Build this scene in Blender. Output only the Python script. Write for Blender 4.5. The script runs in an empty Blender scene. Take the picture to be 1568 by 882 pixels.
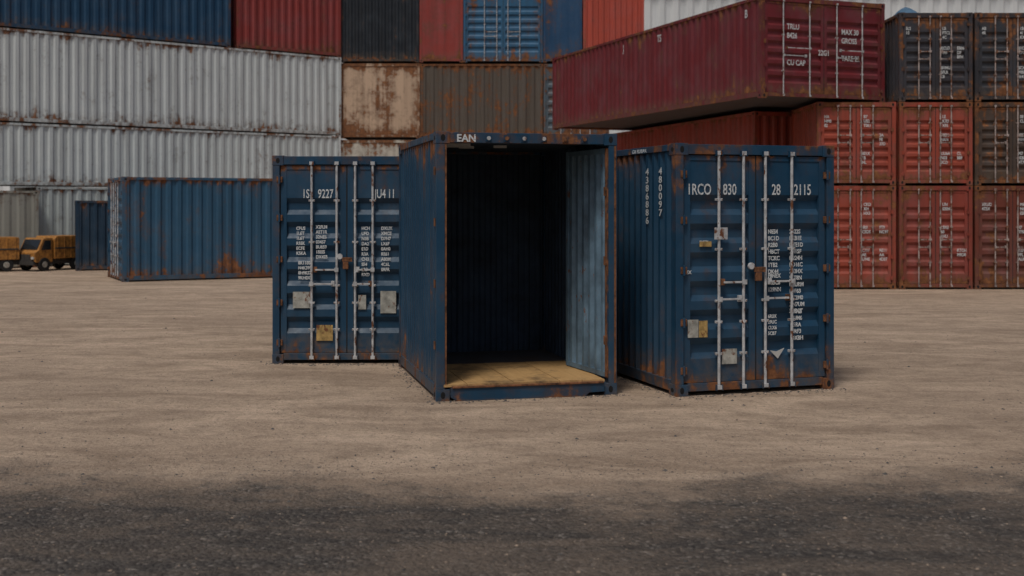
import bpy, math, random
from math import radians, sin, cos
random.seed(7)
sc = bpy.context.scene
sc.view_settings.view_transform='Standard'
try: sc.view_settings.look='None'
except Exception: pass
sc.view_settings.exposure=0

# ------------------------------------------------------------------ materials
class NT:
    def __init__(s,name):
        s.m=bpy.data.materials.new(name); s.m.use_nodes=True
        s.t=s.m.node_tree; s.n=s.t.nodes; s.l=s.t.links
        s.b=s.n['Principled BSDF']; s.out=s.n['Material Output']
    def put(s,v,sock):
        if v is None: return
        if hasattr(v,'is_output'): s.l.new(v,sock)
        else: sock.default_value=v
    def tex(s,kind='Object'):
        if not hasattr(s,'tc'): s.tc=s.n.new('ShaderNodeTexCoord')
        return s.tc.outputs[kind]
    def oi(s,k):
        if not hasattr(s,'_oi'): s._oi=s.n.new('ShaderNodeObjectInfo')
        return s._oi.outputs[k]
    def math(s,op,a,b=None,c=None,clamp=False):
        n=s.n.new('ShaderNodeMath'); n.operation=op; n.use_clamp=clamp
        s.put(a,n.inputs[0]); s.put(b,n.inputs[1]); s.put(c,n.inputs[2]); return n.outputs[0]
    def map(s,v,scale=(1,1,1),loc=(0,0,0),rot=(0,0,0)):
        n=s.n.new('ShaderNodeMapping'); s.put(v,n.inputs['Vector'])
        n.inputs['Scale'].default_value=scale; s.put(loc,n.inputs['Location']); n.inputs['Rotation'].default_value=rot; return n.outputs[0]
    def noise(s,v,scale=1,detail=5,rough=.6,dist=0):
        n=s.n.new('ShaderNodeTexNoise'); s.put(v,n.inputs['Vector'])
        n.inputs['Scale'].default_value=scale; n.inputs['Detail'].default_value=detail
        n.inputs['Roughness'].default_value=rough; n.inputs['Distortion'].default_value=dist; return n.outputs['Fac']
    def vor(s,v,scale):
        n=s.n.new('ShaderNodeTexVoronoi'); s.put(v,n.inputs['Vector']); n.inputs['Scale'].default_value=scale; return n.outputs
    def rng(s,v,a,b,c=0.,d=1.,smooth=False):
        n=s.n.new('ShaderNodeMapRange'); n.clamp=True
        if smooth: n.interpolation_type='SMOOTHSTEP'
        s.put(v,n.inputs[0])
        for i,x in enumerate((a,b,c,d)): s.put(x,n.inputs[i+1])
        return n.outputs[0]
    def mix(s,f,a,b,mode='MIX'):
        n=s.n.new('ShaderNodeMix'); n.data_type='RGBA'; n.blend_type=mode
        s.put(f,n.inputs[0]); s.put(a,n.inputs[6]); s.put(b,n.inputs[7]); return n.outputs[2]
    def xyz(s,v):
        n=s.n.new('ShaderNodeSeparateXYZ'); s.l.new(v,n.inputs[0]); return n.outputs
    def comb(s,x,y,z):
        n=s.n.new('ShaderNodeCombineXYZ'); s.put(x,n.inputs[0]); s.put(y,n.inputs[1]); s.put(z,n.inputs[2]); return n.outputs[0]
    def bump(s,h,strength=.3,dist=.01):
        n=s.n.new('ShaderNodeBump'); n.inputs['Strength'].default_value=strength; n.inputs['Distance'].default_value=dist
        s.l.new(h,n.inputs['Height']); s.l.new(n.outputs[0],s.b.inputs['Normal'])
    def col(s,v): s.put(v,s.b.inputs['Base Color'])
    def rough(s,v): s.put(v,s.b.inputs['Roughness'])
C=lambda r,g,b:(r,g,b,1)

def paint_mat(name,extra=0.0,edgew=.16):
    m=NT(name)
    o=m.tex('Object'); g=m.xyz(m.tex('Generated'))
    r=m.math('MULTIPLY',m.oi('Random'),60.)
    off=m.comb(r,r,r)
    v=m.map(o,loc=off)
    n1=m.noise(v,1.1,4,.66)
    n2=m.noise(v,7,4,.7)
    st=m.noise(m.map(o,scale=(5,5,.28),loc=off),1.,3,.6)
    zz=m.math('ABSOLUTE',m.math('SUBTRACT',m.math('MULTIPLY',g[2],2.),1.))
    edge=m.math('POWER',zz,7.)
    ex=m.oi('Alpha')
    s=m.math('ADD',m.math('MULTIPLY',n1,.55),m.math('MULTIPLY',n2,.28))
    s=m.math('ADD',s,m.math('MULTIPLY',st,.27))
    s=m.math('ADD',s,m.math('MULTIPLY',m.math('MULTIPLY',edge,m.math('MULTIPLY',st,2.)),edgew))
    s=m.math('ADD',s,m.math('MULTIPLY',ex,.22))
    s=m.math('ADD',s,extra)
    rust=m.rng(s,.70,.75)
    halo=m.rng(s,.63,.72)
    rc=m.mix(m.rng(n2,.3,.7),C(.055,.020,.010),C(.31,.125,.048))
    base=m.oi('Color')
    fade=m.mix(m.rng(n1,.42,.75,0,.13),base,C(.24,.31,.38))
    sepd=m.mix(m.rng(st,.42,.75,0,.65),fade,m.mix(.45,base,C(.02,.018,.016)))
    sepd=m.mix(m.rng(n2,.55,.75,0,.30),sepd,m.mix(.5,base,C(.04,.03,.025)))
    dust=m.mix(m.math('MULTIPLY',m.rng(g[2],.14,.0),m.rng(n2,.35,.8)),sepd,C(.16,.125,.09))
    c=m.mix(m.math('MULTIPLY',halo,.40),dust,C(.11,.055,.03))
    c=m.mix(m.math('MULTIPLY',rust,.92),c,rc)
    m.col(c)
    m.rough(m.rng(m.math('ADD',n2,rust),.3,1.3,.38,.9))
    m.b.inputs['Specular IOR Level'].default_value=.36
    m.bump(n1,.3,.03)
    return m.m
PAINT=paint_mat('container_paint')
FRAME=paint_mat('frame_paint',extra=.055,edgew=.06)

def simple(name,col,rough=.6,var=.3,scale=8,metal=0.,rust=None):
    m=NT(name); v=m.tex('Object'); n=m.noise(v,scale,4,.65)
    c=m.mix(m.rng(n,.3,.75,0,1),C(*[x*(1+var) for x in col]),C(*[x*max(0,1-var*1.3) for x in col]))
    if rust is not None:
        n3=m.noise(m.map(v,scale=(1,1,.5),loc=(3,1,7)),12,4,.7)
        rr=m.rng(n3,rust,rust+.06); c=m.mix(rr,c,C(.16,.06,.025))
    m.col(c); m.rough(rough); m.b.inputs['Metallic'].default_value=metal
    return m.m
RUST=simple('rusted_steel',(.17,.072,.032),.9,.8,14)
DARK=simple('dark_void',(.006,.006,.007),.9,.1)
GASKET=simple('rubber_gasket',(.012,.013,.015),.7,.2)
ROD=simple('galvanised_bar',(.50,.51,.52),.5,.35,9,.0,rust=.56)
ROD2=simple('worn_painted_bar',(.36,.30,.28),.65,.6,4,.0,rust=.50)
PLATE=simple('sticker_plate',(.38,.38,.34),.6,.4,12,rust=.56)
YPLATE=simple('faded_yellow_label',(.42,.28,.10),.7,.5,14,rust=.53)
INNER=simple('interior_paint',(.026,.048,.082),.75,.4,3)
LPANEL=simple('weathered_lit_leaf_paint',(.120,.200,.275),.55,.45,3,rust=.62)  # pale tone paints daylight onto the door leaf, with rust patches over it
STRIP=simple('pale_strip',(.5,.5,.48),.6,.1)
TYRE=simple('tyre_rubber',(.015,.015,.016),.85,.2)
GLASS=simple('vehicle_glass',(.02,.025,.03),.12,.1)
YEL=simple('yellow_vehicle_paint',(.38,.170,.035),.6,.5,5,rust=.58)
BRK=simple('brake_dark',(.04,.038,.036),.7,.3)
TARP=simple('blue_tarp',(.08,.16,.25),.7,.3,4)

def letter_mat():
    m=NT('stencil_paint'); v=m.tex('Object')
    n=m.noise(v,38,3,.7)
    m.col(m.mix(n,C(.85,.87,.87),C(.50,.54,.56))); m.rough(.6)
    tr=m.n.new('ShaderNodeBsdfTransparent'); ms=m.n.new('ShaderNodeMixShader')
    m.l.new(m.rng(n,.54,.63,0,.85),ms.inputs[0]); m.l.new(m.b.outputs[0],ms.inputs[1]); m.l.new(tr.outputs[0],ms.inputs[2])
    m.l.new(ms.outputs[0],m.out.inputs[0]); return m.m
LETTER=letter_mat()

def wood_mat(name,ca,cb):
    m=NT(name); v=m.tex('Object')
    n=m.noise(m.map(v,scale=(14,1.5,14)),1.,5,.65,.4); n2=m.noise(v,3,5,.7)
    c=m.mix(n,C(*ca),C(*cb)); c=m.mix(m.rng(n2,.48,.68,0,.8),c,C(.07,.045,.028))
    m.col(c); m.rough(.75); m.bump(n,.4,.004); return m.m
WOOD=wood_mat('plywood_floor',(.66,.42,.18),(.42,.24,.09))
WOODD=wood_mat('dark_floor',(.10,.10,.11),(.045,.045,.052))  # darker, greyer boards, used behind the front planks

# ------------------------------------------------------------------ mesh builder
class MB:
    def __init__(s): s.v=[]; s.f=[]; s.mi=[]; s.mats=[]
    def mat(s,m):
        if m not in s.mats: s.mats.append(m)
        return s.mats.index(m)
    def box(s,x0,x1,y0,y1,z0,z1,m):
        i=len(s.v); k=s.mat(m)
        s.v+=[(x0,y0,z0),(x1,y0,z0),(x1,y1,z0),(x0,y1,z0),(x0,y0,z1),(x1,y0,z1),(x1,y1,z1),(x0,y1,z1)]
        for f in ((3,2,1,0),(4,5,6,7),(0,1,5,4),(1,2,6,5),(2,3,7,6),(3,0,4,7)):
            s.f.append(tuple(i+a for a in f)); s.mi.append(k)
    def quad(s,a,b,c,d,m):
        i=len(s.v); s.v+=[a,b,c,d]; s.f.append((i,i+1,i+2,i+3)); s.mi.append(s.mat(m))
    def cyl(s,p,axis,r,h,m,n=10,rz=None):
        i=len(s.v); k=s.mat(m); rz=rz or r
        for e in (0,h):
            for j in range(n):
                a=2*math.pi*j/n; u=r*cos(a); w=rz*sin(a)
                q={'z':(u,w,e),'y':(u,e,w),'x':(e,u,w)}[axis]
                s.v.append((p[0]+q[0],p[1]+q[1],p[2]+q[2]))
        for j in range(n):
            s.f.append((i+j,i+(j+1)%n,i+n+(j+1)%n,i+n+j)); s.mi.append(k)
        s.f.append(tuple(i+j for j in range(n))); s.mi.append(k)
        s.f.append(tuple(i+n+j for j in range(n))); s.mi.append(k)
    def poly(s,pts,y0,y1,m):
        i=len(s.v); n=len(pts); k=s.mat(m)
        s.v+=[(x,y0,z) for x,z in pts]+[(x,y1,z) for x,z in pts]
        s.f.append(tuple(range(i,i+n))); s.mi.append(k); s.f.append(tuple(range(i+2*n-1,i+n-1,-1))); s.mi.append(k)
        for j in range(n):
            s.f.append((i+j,i+(j+1)%n,i+n+(j+1)%n,i+n+j)); s.mi.append(k)
    def strip(s,pts,fn,m):
        k=s.mat(m); i=len(s.v)
        for p in pts: s.v.append(fn(p,0)); s.v.append(fn(p,1))
        for j in range(len(pts)-1):
            a=i+2*j; s.f.append((a,a+2,a+3,a+1)); s.mi.append(k)
    def make(s,name,parent=None,color=None,bevel=0,recalc=True):
        me=bpy.data.meshes.new(name); me.from_pydata(s.v,[],s.f)
        for m in s.mats: me.materials.append(m)
        me.polygons.foreach_set('material_index',s.mi)
        if recalc:
            import bmesh
            b=bmesh.new(); b.from_mesh(me); bmesh.ops.recalc_face_normals(b,faces=b.faces); b.to_mesh(me); b.free()
        me.update()
        o=bpy.data.objects.new(name,me); sc.collection.objects.link(o)
        if parent: o.parent=parent
        if color: o.color=color
        if bevel:
            q=o.modifiers.new('bevel','BEVEL'); q.width=bevel; q.segments=2; q.limit_method='ANGLE'
        return o
def empty(name,loc,rz=0):
    e=bpy.data.objects.new(name,None); e.empty_display_size=.3; e.location=loc; e.rotation_euler=(0,0,rz)
    sc.collection.objects.link(e); return e

def corr(a,b,pitch,depth):
    n=max(1,round((b-a)/pitch)); p=(b-a)/n; out=[(a,0)]
    for i in range(n):
        t=a+i*p
        out+=[(t+.22*p,0),(t+.40*p,depth),(t+.72*p,depth),(t+.90*p,0)]
    out.append((b,0)); return out

def label(parent,txt,x,y,z,size,axis='front',sx=.8,name='stencilled_text',lead=1.0,bold=.02):
    cu=bpy.data.curves.new(name,'FONT'); cu.body=txt; cu.size=size; cu.extrude=.0008; cu.space_line=lead
    cu.offset=bold*size; cu.resolution_u=3
    cu.materials.append(LETTER)
    o=bpy.data.objects.new(name,cu); sc.collection.objects.link(o); o.parent=parent
    o.location=(x,y,z); o.scale=(sx,1,1)
    o.rotation_euler=(radians(90),0,0) if axis=='front' else (radians(90),0,radians(-90))
    return o
def rnd(n): return ''.join(random.choice('ABCDEFHKLMNRSTUX0123456789') for _ in range(n))

RODF=(.265,.42,.56,.71)
def door_end(root,W,H,col,rods=RODF,fine=True,ribs=6,handz=.95,hinge=True,RM=None):
    ROD_=RM or ROD
    p=.085; z0=.13; z1=H-.115
    d=MB(); acc=MB()
    zb0=z0+.20*(H/2.5); zb1=z1-.34*(H/2.5); n=ribs; step=(zb1-zb0)/n
    prof=[(z0,0)]
    for i in range(n):
        a=zb0+i*step
        prof+=[(a+.12*step,0),(a+.32*step,.042),(a+.60*step,.042),(a+.82*step,0)]
    prof.append((z1,0))
    for (xa,xb) in ((p+.012,W/2-.008),(W/2+.008,W-p-.012)):
        e=.07
        d.strip(prof,lambda q,k,xa=xa,xb=xb:((xa+e) if k==0 else (xb-e),.03+q[1],q[0]),PAINT)
        d.box(xa,xa+e,.024,.085,z0,z1,PAINT); d.box(xb-e,xb,.024,.085,z0,z1,PAINT)
        d.box(xa+e,xb-e,.022,.028,z0,z0+.05,PAINT); d.box(xa+e,xb-e,.022,.028,z1-.05,z1,PAINT)
    d.make('door_leaves',root,col)
    acc.box(p+.001,p+.011,.03,.06,z0,z1,GASKET); acc.box(W-p-.011,W-p-.001,.03,.06,z0,z1,GASKET)
    acc.box(W/2-.007,W/2+.007,.026,.06,z0,z1,GASKET)
    acc.box(p+.002,W-p-.002,.092,.098,z0-.02,z1+.02,DARK)
    for j,fr in enumerate(rods):
        x=fr*W
        acc.cyl((x,-.004,.07),'z',.0155,H-.16,ROD_,10)
        for z in (.055,H-.11):
            acc.box(x-.026,x+.026,-.026,.012,z,z+.04,ROD_)
            acc.box(x-.036,x-.029,-.030,.018,z-.012,z+.05,FRAME)
            acc.box(x+.029,x+.036,-.030,.018,z-.012,z+.05,FRAME)
        for z in (.40,.72,handz-.02,1.45,1.95) if fine else (.6,1.4):
            if z<H-.2:
                acc.box(x-.036,x+.036,-.014,.0205,z,z+.024,ROD_)
                acc.cyl((x-.028,-.018,z+.012),'y',.006,.006,RUST,6); acc.cyl((x+.028,-.018,z+.012),'y',.006,.006,RUST,6)
    for j,(a,b) in enumerate(((0,1),(2,3))):
        xa,xb=rods[a]*W,rods[b]*W
        for k,zz in enumerate((handz,handz+.17)):
            x0=xa if k==0 else xb; sgn=1 if k==0 else -1
            x1=x0+sgn*(xb-xa)*.85
            acc.box(min(x0,x1),max(x0,x1),-.034,-.022,zz,zz+.020,ROD_)
            acc.box(x0-.024,x0+.024,-.040,-.0355,zz-.015,zz+.035,ROD_)
            acc.box(x1-.020,x1+.020,-.020,.019,zz-.02,zz+.045,RUST if (j+k)%2 else ROD_)
    if fine:
        x=W*.49; acc.box(x-.03,x+.09,-.055,-.02,handz+.28,handz+.33,RUST); acc.box(x-.02,x+.045,-.06,-.025,handz+.19,handz+.275,RUST)
        acc.cyl((x-.06,-.04,handz+.34),'y',.035,.03,ROD,10)
    if hinge:
        for z in (.22,.70,1.22,1.72,2.18):
            if z<H-.2:
                for x in (p-.035,W-p-.035):
                    acc.box(x,x+.07,-.006,.0215,z,z+.07,FRAME if not fine else RUST)
                    acc.cyl((x+.035,-.012,z-.015),'z',.013,.10,FRAME,8)
    acc.make('locking_gear',root,col,bevel=.003 if fine else 0)

def container(name,near,th,W,L,H,z0=0,col=(.015,.055,.12),rust=.1,kind='doors',long=False,pitch=.22,fine=False,rods=RODF,ribs=6,depth=.036,RM=None):
    xh=(cos(th),sin(th))
    if long:
        th=th-math.pi/2; xh=(cos(th),sin(th)); near=(near[0]-W*xh[0],near[1]-W*xh[1])
    root=empty(name,(near[0],near[1],z0),th)
    c=(*col,rust)
    f=MB(); p=.085; cs=.13; ch=.115
    for x in (0,W-cs):
        for y in (0,L-.16):
            for z in (0,H-ch):
                f.box(x-.003,x+cs+.003,y-.004,y+.16,z,z+ch+(.004 if z else 0),FRAME)
                yo=y-.006 if y==0 else y+.158
                f.cyl((x+cs/2,yo,z+ch/2),'y',.024,.008,DARK,10,.036)
                xo=x-.005 if x==0 else x+cs-.003
                f.cyl((xo,y+.08,z+ch/2),'x',.036,.008,DARK,10,.024)
    for x in (0,W-p):
        for y in (0,L-p): f.box(x,x+p,y,y+p+.02 if y==0 else y+p,ch,H-ch,FRAME)
    for y,yy in ((.004,.085),(L-.085,L-.004)):
        f.box(cs+.003,W-cs-.003,y,yy,H-.105,H-.004,FRAME)
        f.box(cs+.003,W-cs-.003,y,yy,.045,.125,FRAME)
    for x,xx in ((.002,.06),(W-.06,W-.002)):
        f.box(x,xx,.16,L-.16,H-.07,H-.003,FRAME)
        f.box(x,xx,.16,L-.16,.04,.15,FRAME)
    f.make('frame',root,c,bevel=.006 if fine else 0)
    w=MB(); a=p+.02; b=L-p
    wm=PAINT
    pr=corr(a,b,pitch,depth)
    w.strip(pr,lambda q,k:(.014+q[1],q[0],.12 if k==0 else H-.05),wm)
    w.strip(pr,lambda q,k:(W-.014-q[1],q[0],.12 if k==0 else H-.05),wm)
    pe=corr(p,W-p,pitch,depth)
    w.strip(pe,lambda q,k:(q[0],L-.014-q[1],.10 if k==0 else H-.05),wm)
    if kind=='end':
        w.strip(pe,lambda q,k:(q[0],.014+q[1],.10 if k==0 else H-.05),wm)
    if kind=='flat':
        w.strip(corr(p,W-p,.6,.012),lambda q,k:(q[0],.02+q[1],.10 if k==0 else H-.05),wm)
    w.make('walls',root,c)
    r=MB()
    r.strip(corr(.02,L-.02,.25,.02),lambda q,k:(.03 if k==0 else W-.03,q[0],H-.014-q[1]),wm)
    r.make('roof',root,c)
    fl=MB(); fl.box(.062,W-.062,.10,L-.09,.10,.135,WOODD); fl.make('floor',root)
    if kind=='doors': door_end(root,W,H,c,rods,fine,ribs,RM=RM)
    return root

BLUE=(.0098,.054,.110)
# ------------------------------------------------------------------ near trio
thM=radians(13.5); WM,LM,HM=1.84,2.6,2.62
mid=container('open_shipping_container',(-.734,11.40),thM,WM,LM,HM,0,BLUE,.10,kind='open',fine=True,pitch=.15)
x=MB()
ii=.058
x.strip(corr(.12,LM-.1,.14,-.024),lambda q,k:(WM-ii+q[1],q[0],.14 if k==0 else HM-.07),INNER)
x.strip(corr(.12,LM-.1,.14,.024),lambda q,k:(ii-q[1]+.024,q[0],.14 if k==0 else HM-.07),INNER)
x.strip(corr(.1,WM-.1,.14,-.024),lambda q,k:(q[0],LM-ii+q[1],.14 if k==0 else HM-.07),INNER)
x.strip([(.1,0),(LM-.1,0)],lambda q,k:(.06 if k==0 else WM-.06,q[0],HM-.075),INNER)
x.make('interior_lining',mid)
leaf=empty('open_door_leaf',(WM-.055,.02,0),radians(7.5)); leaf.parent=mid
x=MB()
Ld=1.03
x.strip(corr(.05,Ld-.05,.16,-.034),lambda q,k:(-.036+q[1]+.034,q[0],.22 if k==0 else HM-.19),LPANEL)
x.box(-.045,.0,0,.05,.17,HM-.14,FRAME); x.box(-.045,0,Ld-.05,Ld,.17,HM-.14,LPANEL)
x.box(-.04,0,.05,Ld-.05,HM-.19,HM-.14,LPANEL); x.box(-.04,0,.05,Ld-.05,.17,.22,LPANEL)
x.box(-.050,-.046,.002,.03,.18,HM-.15,RUST)
for zz in (.5,1.3,2.0): x.box(-.06,-.046,.0,.05,zz,zz+.09,RUST)
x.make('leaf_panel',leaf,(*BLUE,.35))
x=MB()
n=7; pw=(WM-.20)/n
for i in range(n):
    xx=.07+i*pw
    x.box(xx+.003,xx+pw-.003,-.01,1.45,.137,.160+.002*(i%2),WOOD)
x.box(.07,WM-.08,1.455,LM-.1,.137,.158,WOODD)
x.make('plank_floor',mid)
x=MB()
x.poly([(.14,.036),(.20,-.0),(WM-.34,0),(WM-.30,.036),(WM-.14,.04),(WM-.14,.13),(.14,.13)],-.035,.003,FRAME)
x.box(.15,WM-.15,-.05,.085,.127,.145,RUST)
x.make('threshold_sill',mid,(*BLUE,.24),bevel=.004)
x=MB()
x.box(.0855,.102,-.002,.02,.13,HM-.12,RUST)
x.box(WM-.030,WM-.008,-.004,-.0005,.12,HM-.12,RUST)
for xx in (.52,.70,.88,1.08,1.30,1.5): x.cyl((xx,-.014,HM-.058),'y',.020,.016,ROD if xx in(.52,.88,1.08) else RUST,10); x.box(xx-.03,xx+.03,-.003,.003,HM-.09,HM-.025,FRAME)
for zz in (.5,1.1,1.7,2.2): x.box(-.012,-.0035,.03,.09,zz,zz+.08,RUST)
x.make('frame_fittings',mid,(*BLUE,.2))
x=MB()
for (xx,yy,l) in ((.14,.5,.30),(.20,.8,.26),(.42,1.0,.16),(.75,.8,.14)):
    x.box(xx,xx+l,yy,yy+.03,HM-.112,HM-.085,STRIP)
x.make('ceiling_strips',mid)
label(mid,'EAN',.20,-.001,HM-.093,.10,sx=1.0,bold=.03)

# right container
thR=radians(17.4); WR,LR,HR=1.80,3.0,2.52
right=container('shipping_container',(1.628,11.67),thR,WR,LR,HR,0,BLUE,.10,fine=True,rods=(.262,.415,.553,.722),pitch=.16)
rx=lambda px:(px-1035)/243*WR*( .965+.035*(px-1035)/243)
def rz(py,px=1150): s=154.2-(px-1035)/243*6.8; return 1.9-(py-315)/s
def dl(root,fx,fz,t,px,py,size,sx=.8,lead=1.): label(root,t,fx(px),.0195,fz(py),size,sx=sx,lead=lead,bold=.012)
for t,px in (('1RCO',1053),('830',1108),('28',1183),('2115',1217)): dl(right,rx,rz,t,px,298,.155,.66)
def block(root,fx,fz,px,py,cols,lines,size=.058,pitchz=.07):
    for i in range(lines):
        label(root,rnd(cols),fx(px),.0185,fz(py)-i*pitchz,size,sx=.85,bold=.03)
block(right,rx,rz,1177,358,4,7,.06,.068); block(right,rx,rz,1210,358,5,13,.06,.068)
block(right,rx,rz,1177,426,5,3); block(right,rx,rz,1177,488,4,4,.05,.058); block(right,rx,rz,1213,482,4,5,.06,.068)
block(right,rx,rz,1072,372,5,1,.04); block(right,rx,rz,1050,418,3,1,.05)
x=MB()
def plate(b,fx,fz,px0,px1,py0,py1,m,y=.012): b.box(fx(px0),fx(px1),y,y+.006,fz(py1),fz(py0),m)
plate(x,rx,rz,1054,1070,487,514,PLATE); plate(x,rx,rz,1071,1084,489,514,YPLATE); plate(x,rx,rz,1106,1129,533,556,PLATE)
plate(x,rx,rz,1092,1112,348,366,ROD,-.026); plate(x,rx,rz,1072,1090,369,377,YPLATE)
x.poly([(rx(1180),rz(538)),(rx(1190),rz(540)),(rx(1202),rz(535)),(rx(1192),rz(551))],.014,.0195,STRIP)
x.make('plates_and_stickers',right)
for k,t in enumerate(('4386886','480097')):
    for i,ch in enumerate(t): label(right,ch,.004,(.42,.75)[1-k],HR-.30-i*.085,.10,axis='side',sx=1.6)
label(right,'G8 RU8AK',.001,1.1,HR-.06,.055,axis='side',sx=1.5)

# left container
thL=radians(.8); WL,LL,HL=1.78,3.0,2.5
left=container('shipping_container',(-2.88,14.13),thL,WL,LL,HL,0,BLUE,.10,fine=True,rods=(.265,.434,.558,.677),pitch=.16)
lx=lambda px:(px-417)/127.4
lz=lambda py,px=0:1.9-(py-315)/127.4
for t,px in (('1S',462),('9227',486),('JU4',573),('11',593)): dl(left,lx,lz,t,px,303,.15,.62)
block(left,lx,lz,453,352,4,6,.055,.06); block(left,lx,lz,483,350,5,7,.055,.06); block(left,lx,lz,553,352,3,10,.055,.062); block(left,lx,lz,583,352,4,9,.055,.062)
block(left,lx,lz,456,405,6,4,.055,.06)
x=MB()
plate(x,lx,lz,448,475,447,472,PLATE); plate(x,lx,lz,582,606,446,480,PLATE); plate(x,lx,lz,484,509,498,522,YPLATE); plate(x,lx,lz,548,560,452,474,PLATE)
x.make('plates_and_stickers',left)

# ------------------------------------------------------------------ background containers
a26=radians(27)
container('shipping_container',(-9.68,29.2),a26,2.44,6.06,2.62,0,(.030,.100,.180),.27,long=True,pitch=.26)
container('shipping_container',(-12.7,34.2),radians(21),2.0,5.0,2.05,0,(.014,.040,.075),.12,kind='end',long=True,pitch=.22)
al=math.atan2(7.4,9.4); ux,uy=cos(al),sin(al)
def ws(t): return (-6.3-ux*t,43.5-uy*t)
container('shipping_container',ws(14),al,2.44,13.98,2.90,4.48,(.68,.73,.73),.12,kind='end',long=True,pitch=.30)
container('shipping_container',ws(14.2),al,2.44,14.1,1.97,2.5,(.66,.72,.72),.10,kind='end',long=True,pitch=.30)
container('shipping_container',ws(10.9),al,2.44,10.8,2.49,0,(.54,.60,.59),.08,kind='end',long=True,pitch=.30)
p=ws(16.0); container('shipping_container',(p[0]+.35,p[1]-.45),al,2.4,5.0,2.36,0,(.38,.38,.33),.10,kind='end',long=True,pitch=.42,depth=.02)
container('shipping_container',ws(14.3),al,2.44,9.9,2.6,7.39,(.014,.066,.140),.08,kind='end',long=True,pitch=.3)
container('shipping_container',ws(4.15),al,2.44,4.12,2.6,7.39,(.32,.052,.045),.20,kind='end',long=True,pitch=.28)
def fc(name,x0,x1,zb,zt,col,rust,kind='end',depth_=2.6,long=True,Z=43.6,**k):
    if long: return container(name,(x0,Z),0,depth_,x1-x0,zt-zb-.02,zb,col,rust,kind='end',long=True,**k)
    return container(name,(x0,Z),0,x1-x0,depth_,zt-zb-.02,zb,col,rust,kind=kind,**k)
SC='shipping_container'
fc(SC,-6.35,-3.42,4.4,7.2,(.60,.43,.30),.58,kind='flat',long=False,depth_=3)
fc(SC,-3.40,1.14,4.4,7.18,(.12,.10,.08),.50,pitch=.3)
fc(SC,1.17,3.6,4.4,7.18,(.10,.14,.17),.55,kind='doors',long=False,depth_=3)
fc(SC,-6.35,-3.42,2.2,4.36,(.60,.56,.48),.50,pitch=.3,long=False,kind='flat',depth_=3)
fc(SC,-3.40,3.6,2.2,4.36,(.2,.1,.07),.4); fc(SC,-6.27,-1.0,0,2.16,(.05,.12,.2),.3); fc(SC,-.9,3.6,0,2.16,(.3,.08,.06),.3)
fc(SC,-6.35,-3.46,7.22,9.85,(.016,.021,.028),.15,kind='end',long=False,depth_=3,pitch=.24)
fc(SC,-3.43,-1.82,7.22,9.85,(.32,.052,.042),.32,kind='flat',long=False,depth_=3)
fc(SC,-1.80,1.14,7.22,9.85,(.032,.13,.25),.30,kind='doors',long=False,depth_=3)
fc(SC,1.16,2.60,7.22,9.85,(.018,.070,.16),.30,kind='flat',long=False,depth_=3)
fc(SC,2.64,4.9,7.22,9.85,(.50,.090,.058),.12,kind='end',long=False,depth_=3)
Z=26.7
R1=(.35,.068,.040); R2=(.275,.054,.036)
def rs(x0,x1,zb,zt,col,rust,dep=6,**k): return container(SC,(x0,Z),0,x1-x0,dep,zt-zb-.015,zb,col,rust,pitch=.2,RM=ROD2,**k)
for (c0,c1,dep,cc,rr) in ((6.93,8.72,2.4,(R1,R1,None),.25),(8.80,10.46,6,(R2,R1,(.042,.040,.048)),.29),(10.52,12.25,6,((.17,.044,.028),(.075,.050,.036),(.036,.037,.044)),.34),(12.32,14.05,6,(R1,R2,R2),.2)):
    for (zb,zt),c_ in zip(((0,2.37),(2.37,4.27),(4.27,6.30)),cc):
        if c_:
            r=rs(c0,c1,zb,zt,c_,rr,dep); w_=c1-c0; h_=zt-zb
            for i in range(3):
                zz=h_*(.80-.22*i)
                for xf in (.60,.82) if i else (.12,.62):
                    if random.random()<.25: continue
                    for j in range(random.randint(2,3)): label(r,rnd(random.randint(2,4)),w_*xf-.05,.012,zz-j*.10,.10,sx=.8)
top=container('long_shipping_container',(5.5,25.9),radians(20.8),3.3,11.9,2.26,4.285,(.175,.022,.027),.20,pitch=.28,rods=(.17,.38,.60,.81))
for t_,xf,zz in (('TRLU',.20,1.55),('8426',.20,1.35),('22G1',.45,1.0),('MAX 30',.64,1.5),('GROSS',.64,1.3),('TARE 22',.64,.9),('CU CAP',.20,.75)): label(top,t_,3.3*xf,.010,zz,.17,sx=.8)
for i,(yy,t_) in enumerate(((.4,'B'),(4.6,'TS'),(6.6,'J'))): label(top,t_,.006,yy+.3,1.85,.26,axis='side')
container('shipping_container',(6.06,29.35),radians(17),2.4,11.5,1.88,2.38,(.38,.066,.042),.18,kind='end',pitch=.26)
container('shipping_container',(6.06,29.35),radians(17),2.4,11.5,2.36,0,(.30,.07,.05),.18,kind='end',pitch=.26)

x=MB(); N=12
g=[[(8.9+i*.08, 27.2+j*.12, 6.29+.30*math.exp(-((i-5)/3.2)**2-((j-5)/4)**2)+random.uniform(0,.02)) for j in range(N)] for i in range(N)]
for i in range(N-1):
    for j in range(N-1): x.quad(g[i][j],g[i+1][j],g[i+1][j+1],g[i][j+1],TARP)
x.make('blue_tarpaulin')

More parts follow.
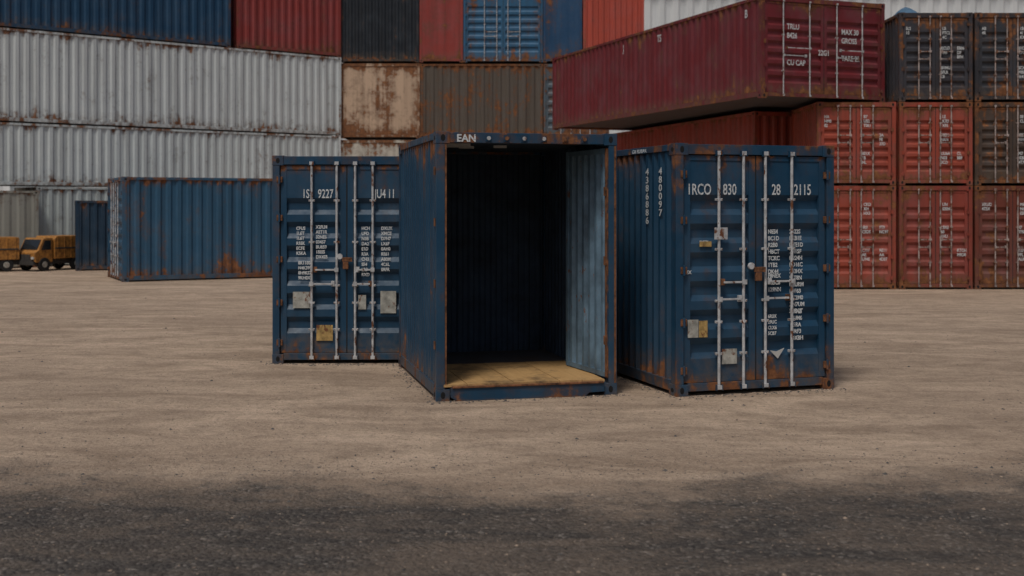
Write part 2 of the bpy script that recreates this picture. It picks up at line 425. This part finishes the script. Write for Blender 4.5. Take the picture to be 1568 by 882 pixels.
# ------------------------------------------------------------------ warehouse
def wh_mat():
    m=NT('warehouse_cladding'); o=m.tex('Object'); n=m.noise(m.map(o,scale=(.6,.6,.08)),1,4,.6)
    m.col(m.mix(m.rng(n,.3,.75),C(.74,.78,.80),C(.56,.60,.62))); m.rough(.6); return m.m
WH=wh_mat()
root=empty('warehouse',(-50,75,0))
x=MB(); x.strip(corr(0,110,.9,.12),lambda q,k:(q[0],q[1],.6 if k==0 else 16),WH)
x.strip([(0,0),(30,0)],lambda q,k:(0,q[0],.6 if k==0 else 16),WH); x.strip([(0,0),(30,0)],lambda q,k:(110,q[0],.6 if k==0 else 16),WH)
x.make('cladding',root)
x=MB(); x.box(-.1,110.1,-.1,30,0,.6,simple('concrete_plinth',(.3,.29,.28))); x.poly([(-.5,16),(110.5,16),(110.5,16.4),(-.5,16.4)],-.5,30.5,WH)
RD=simple('roller_door',(.25,.28,.3))
for i in range(9): x.box(6+i*12,10+i*12,-.08,-.02,.6,5.2,RD)
x.make('roof_plinth_and_doors',root)

# ------------------------------------------------------------------ trucks
def truck(loc,rz,s):
    r=empty('yellow_truck',loc,rz); r.scale=(s,s,s)
    b=MB()
    b.poly([(-1.4,.75),(-1.4,1.95),(-1.25,2.15),(1.0,2.15),(1.05,2.0),(1.05,.75)],-.95,.95,YEL)
    for i in range(5): b.box(-1.2+i*.5,-1.14+i*.5,-.985,-.952,.8,2.1,YEL)
    b.box(-1.4,1.0,-.99,-.955,1.35,1.45,BRK)
    b.make('cargo_body',r,bevel=.03)
    b=MB(); b.poly([(-2.75,.55),(-2.8,1.15),(-2.55,1.3),(-2.2,1.98),(-2.05,2.05),(-1.5,2.05),(-1.5,.55)],-.88,.88,YEL); b.make('cab',r,bevel=.04)
    b=MB()
    b.poly([(-2.35,1.32),(-2.08,1.9),(-1.65,1.9),(-1.65,1.32)],-.90,-.882,GLASS); b.poly([(-2.35,1.32),(-2.08,1.9),(-1.65,1.9),(-1.65,1.32)],.882,.90,GLASS)
    b.quad((-2.56,-.75,1.34),(-2.56,.75,1.34),(-2.25,.75,1.95),(-2.25,-.75,1.95),GLASS); b.make('windows',r)
    b=MB(); b.box(-2.9,1.0,-.7,.7,.42,.72,BRK); b.box(-2.92,-2.8,-.9,.9,.4,.62,BRK); b.box(-2.84,-2.79,-.8,-.55,.75,.9,STRIP); b.box(-2.84,-2.79,.55,.8,.75,.9,STRIP); b.box(-2.83,-2.78,-.45,.45,.7,1.05,BRK); b.make('chassis',r)
    for k,(wx,wy) in enumerate(((-2.1,-.92),(-2.1,.70),(.3,-.92),(.3,.70))):
        b=MB(); b.cyl((wx,wy,.42),'y',.42,.24,TYRE,20); b.cyl((wx,wy-.01,.42),'y',.2,.26,PLATE,12); b.make('wheel_%d'%(k+1),r,bevel=.03)
truck((-13.42,35.15,0),radians(60),.47)
truck((-14.90,34.1,0),radians(35),.46)

# ------------------------------------------------------------------ ground
def ground_mat():
    m=NT('dusty_yard_ground'); o=m.tex('Object'); X=m.xyz(o)
    nb=m.noise(o,.8,5,.62); nw=m.noise(o,.16,2,.5); nf=m.noise(o,5,6,.75); ng=m.noise(o,28,4,.8)
    trk=m.noise(m.map(o,scale=(.55,1.4,1),rot=(0,0,radians(7))),1.1,6,.70,.8)
    big=m.noise(o,.3,3,.55)
    vo=m.vor(o,42.)
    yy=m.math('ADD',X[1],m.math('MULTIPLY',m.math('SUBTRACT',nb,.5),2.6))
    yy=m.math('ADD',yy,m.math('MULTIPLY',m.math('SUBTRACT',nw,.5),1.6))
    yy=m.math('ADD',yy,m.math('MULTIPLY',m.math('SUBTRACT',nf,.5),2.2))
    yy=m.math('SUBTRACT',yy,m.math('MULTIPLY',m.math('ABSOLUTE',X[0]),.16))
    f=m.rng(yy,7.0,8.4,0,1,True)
    sand=m.mix(m.rng(trk,.38,.64),C(.70,.535,.395),C(.40,.295,.212))
    sand=m.mix(m.rng(big,.42,.68,0,.40),sand,C(.33,.245,.180))
    sand=m.mix(m.rng(nf,.48,.70,0,.60),sand,C(.26,.192,.142))
    sand=m.mix(m.rng(ng,.53,.68,0,.60),sand,C(.17,.126,.097))
    sand=m.mix(m.rng(ng,.46,.34,0,.35),sand,C(.80,.66,.50))
    vc=m.n.new('ShaderNodeSeparateColor'); m.l.new(vo['Color'],vc.inputs[0])
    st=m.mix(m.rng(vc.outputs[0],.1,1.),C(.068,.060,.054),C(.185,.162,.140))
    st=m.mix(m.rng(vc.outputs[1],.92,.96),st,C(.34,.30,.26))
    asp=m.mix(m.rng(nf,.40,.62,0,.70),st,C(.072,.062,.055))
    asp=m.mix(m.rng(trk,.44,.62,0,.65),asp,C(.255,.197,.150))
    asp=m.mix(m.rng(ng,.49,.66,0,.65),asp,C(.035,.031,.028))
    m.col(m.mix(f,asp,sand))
    m.rough(m.rng(f,0,1,.8,.95))
    m.b.inputs['Specular IOR Level'].default_value=.2
    h=m.math('ADD',m.math('MULTIPLY',nf,1.1),m.math('MULTIPLY',ng,.40))
    h2=m.math('MULTIPLY',vo['Distance'],m.math('SUBTRACT',1.,f))
    h=m.math('SUBTRACT',h,m.math('MULTIPLY',h2,.35))
    m.bump(h,1.,.055); return m.m
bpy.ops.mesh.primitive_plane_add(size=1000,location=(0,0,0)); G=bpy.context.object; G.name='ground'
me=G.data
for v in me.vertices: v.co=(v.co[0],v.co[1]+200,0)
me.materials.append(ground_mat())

x=MB()
STN=simple('grey_stone',(.10,.094,.088),.9,.5,20); STB=simple('tan_stone',(.38,.29,.215),.9,.4,20)
def stone(px,py,s,m):
    i=len(x.v); k=x.mat(m)
    P=[(1,0,0),(0,1,0),(-1,0,0),(0,-1,0),(0,0,.8)]
    for q in P: x.v.append((px+s*(q[0]*random.uniform(.6,1.2)+random.uniform(-.2,.2)),py+s*(q[1]*random.uniform(.6,1.2)+random.uniform(-.2,.2)),max(0.001,s*q[2]*random.uniform(.5,1))))
    for a in ((0,1,4),(1,2,4),(2,3,4),(3,0,4)): x.f.append(tuple(i+b for b in a)); x.mi.append(k)
for _ in range(8000):
    py=5.4+random.random()**1.1*3.6; px=random.uniform(-.5,.5)*py*1.0
    stone(px,py,random.uniform(.003,.008)*(2 if random.random()<.04 else 1),random.choice((STN,STN,STN,STB)))
for _ in range(5000):
    py=8.3+18*random.random()**1.6; px=random.uniform(-.48,.48)*py
    stone(px,py,random.uniform(.004,.012)*(2.2 if random.random()<.05 else 1),random.choice((STN,STB,STB)))
def skirt(root,W,L,n):
    a=root.rotation_euler[2]; ox,oy=root.location[0],root.location[1]
    for _ in range(n):
        if random.random()<.6: lx_,ly_=random.uniform(-.1,W+.1),-abs(random.gauss(0,.09))
        else: lx_,ly_=-abs(random.gauss(0,.07)),random.uniform(0,L)
        stone(ox+lx_*cos(a)-ly_*sin(a),oy+lx_*sin(a)+ly_*cos(a),random.uniform(.005,.018),random.choice((STN,STN,STB)))
for r_,W_,L_ in ((mid,WM,LM),(right,WR,LR),(left,WL,LL)): skirt(r_,W_,L_,420)
x.make('gravel',recalc=False)

# ------------------------------------------------------------------ light
el,az=radians(60),radians(-24)
w=bpy.data.worlds.new('World'); sc.world=w; w.use_nodes=True
nt=w.node_tree; bg=nt.nodes['Background']; sk=nt.nodes.new('ShaderNodeTexSky'); sk.sky_type='NISHITA'; sk.sun_disc=False
sk.sun_elevation=el; sk.sun_rotation=math.pi-az; sk.dust_density=4; sk.air_density=1; sk.ozone_density=1
nt.links.new(sk.outputs[0],bg.inputs[0]); bg.inputs[1].default_value=.052
L=bpy.data.lights.new('sun','SUN'); L.energy=1.4; L.angle=radians(14); L.color=(1,.95,.88)
lo=bpy.data.objects.new('sun',L); sc.collection.objects.link(lo); lo.location=(5,-5,20)
from mathutils import Vector
d=Vector((sin(az)*cos(el),-cos(az)*cos(el),sin(el)))
lo.rotation_euler=d.to_track_quat('Z','Y').to_euler()

# ------------------------------------------------------------------ camera
cd=bpy.data.cameras.new('camera'); cam=bpy.data.objects.new('camera',cd); sc.collection.objects.link(cam)
cam.location=(0,0,1.9); cam.rotation_euler=(radians(90),0,0)
cd.sensor_width=36; cd.lens=1800/1568*36; cd.shift_y=-126/1568; cd.clip_end=2000
cd.dof.use_dof=True; cd.dof.focus_distance=12.2; cd.dof.aperture_fstop=2.0
sc.camera=cam
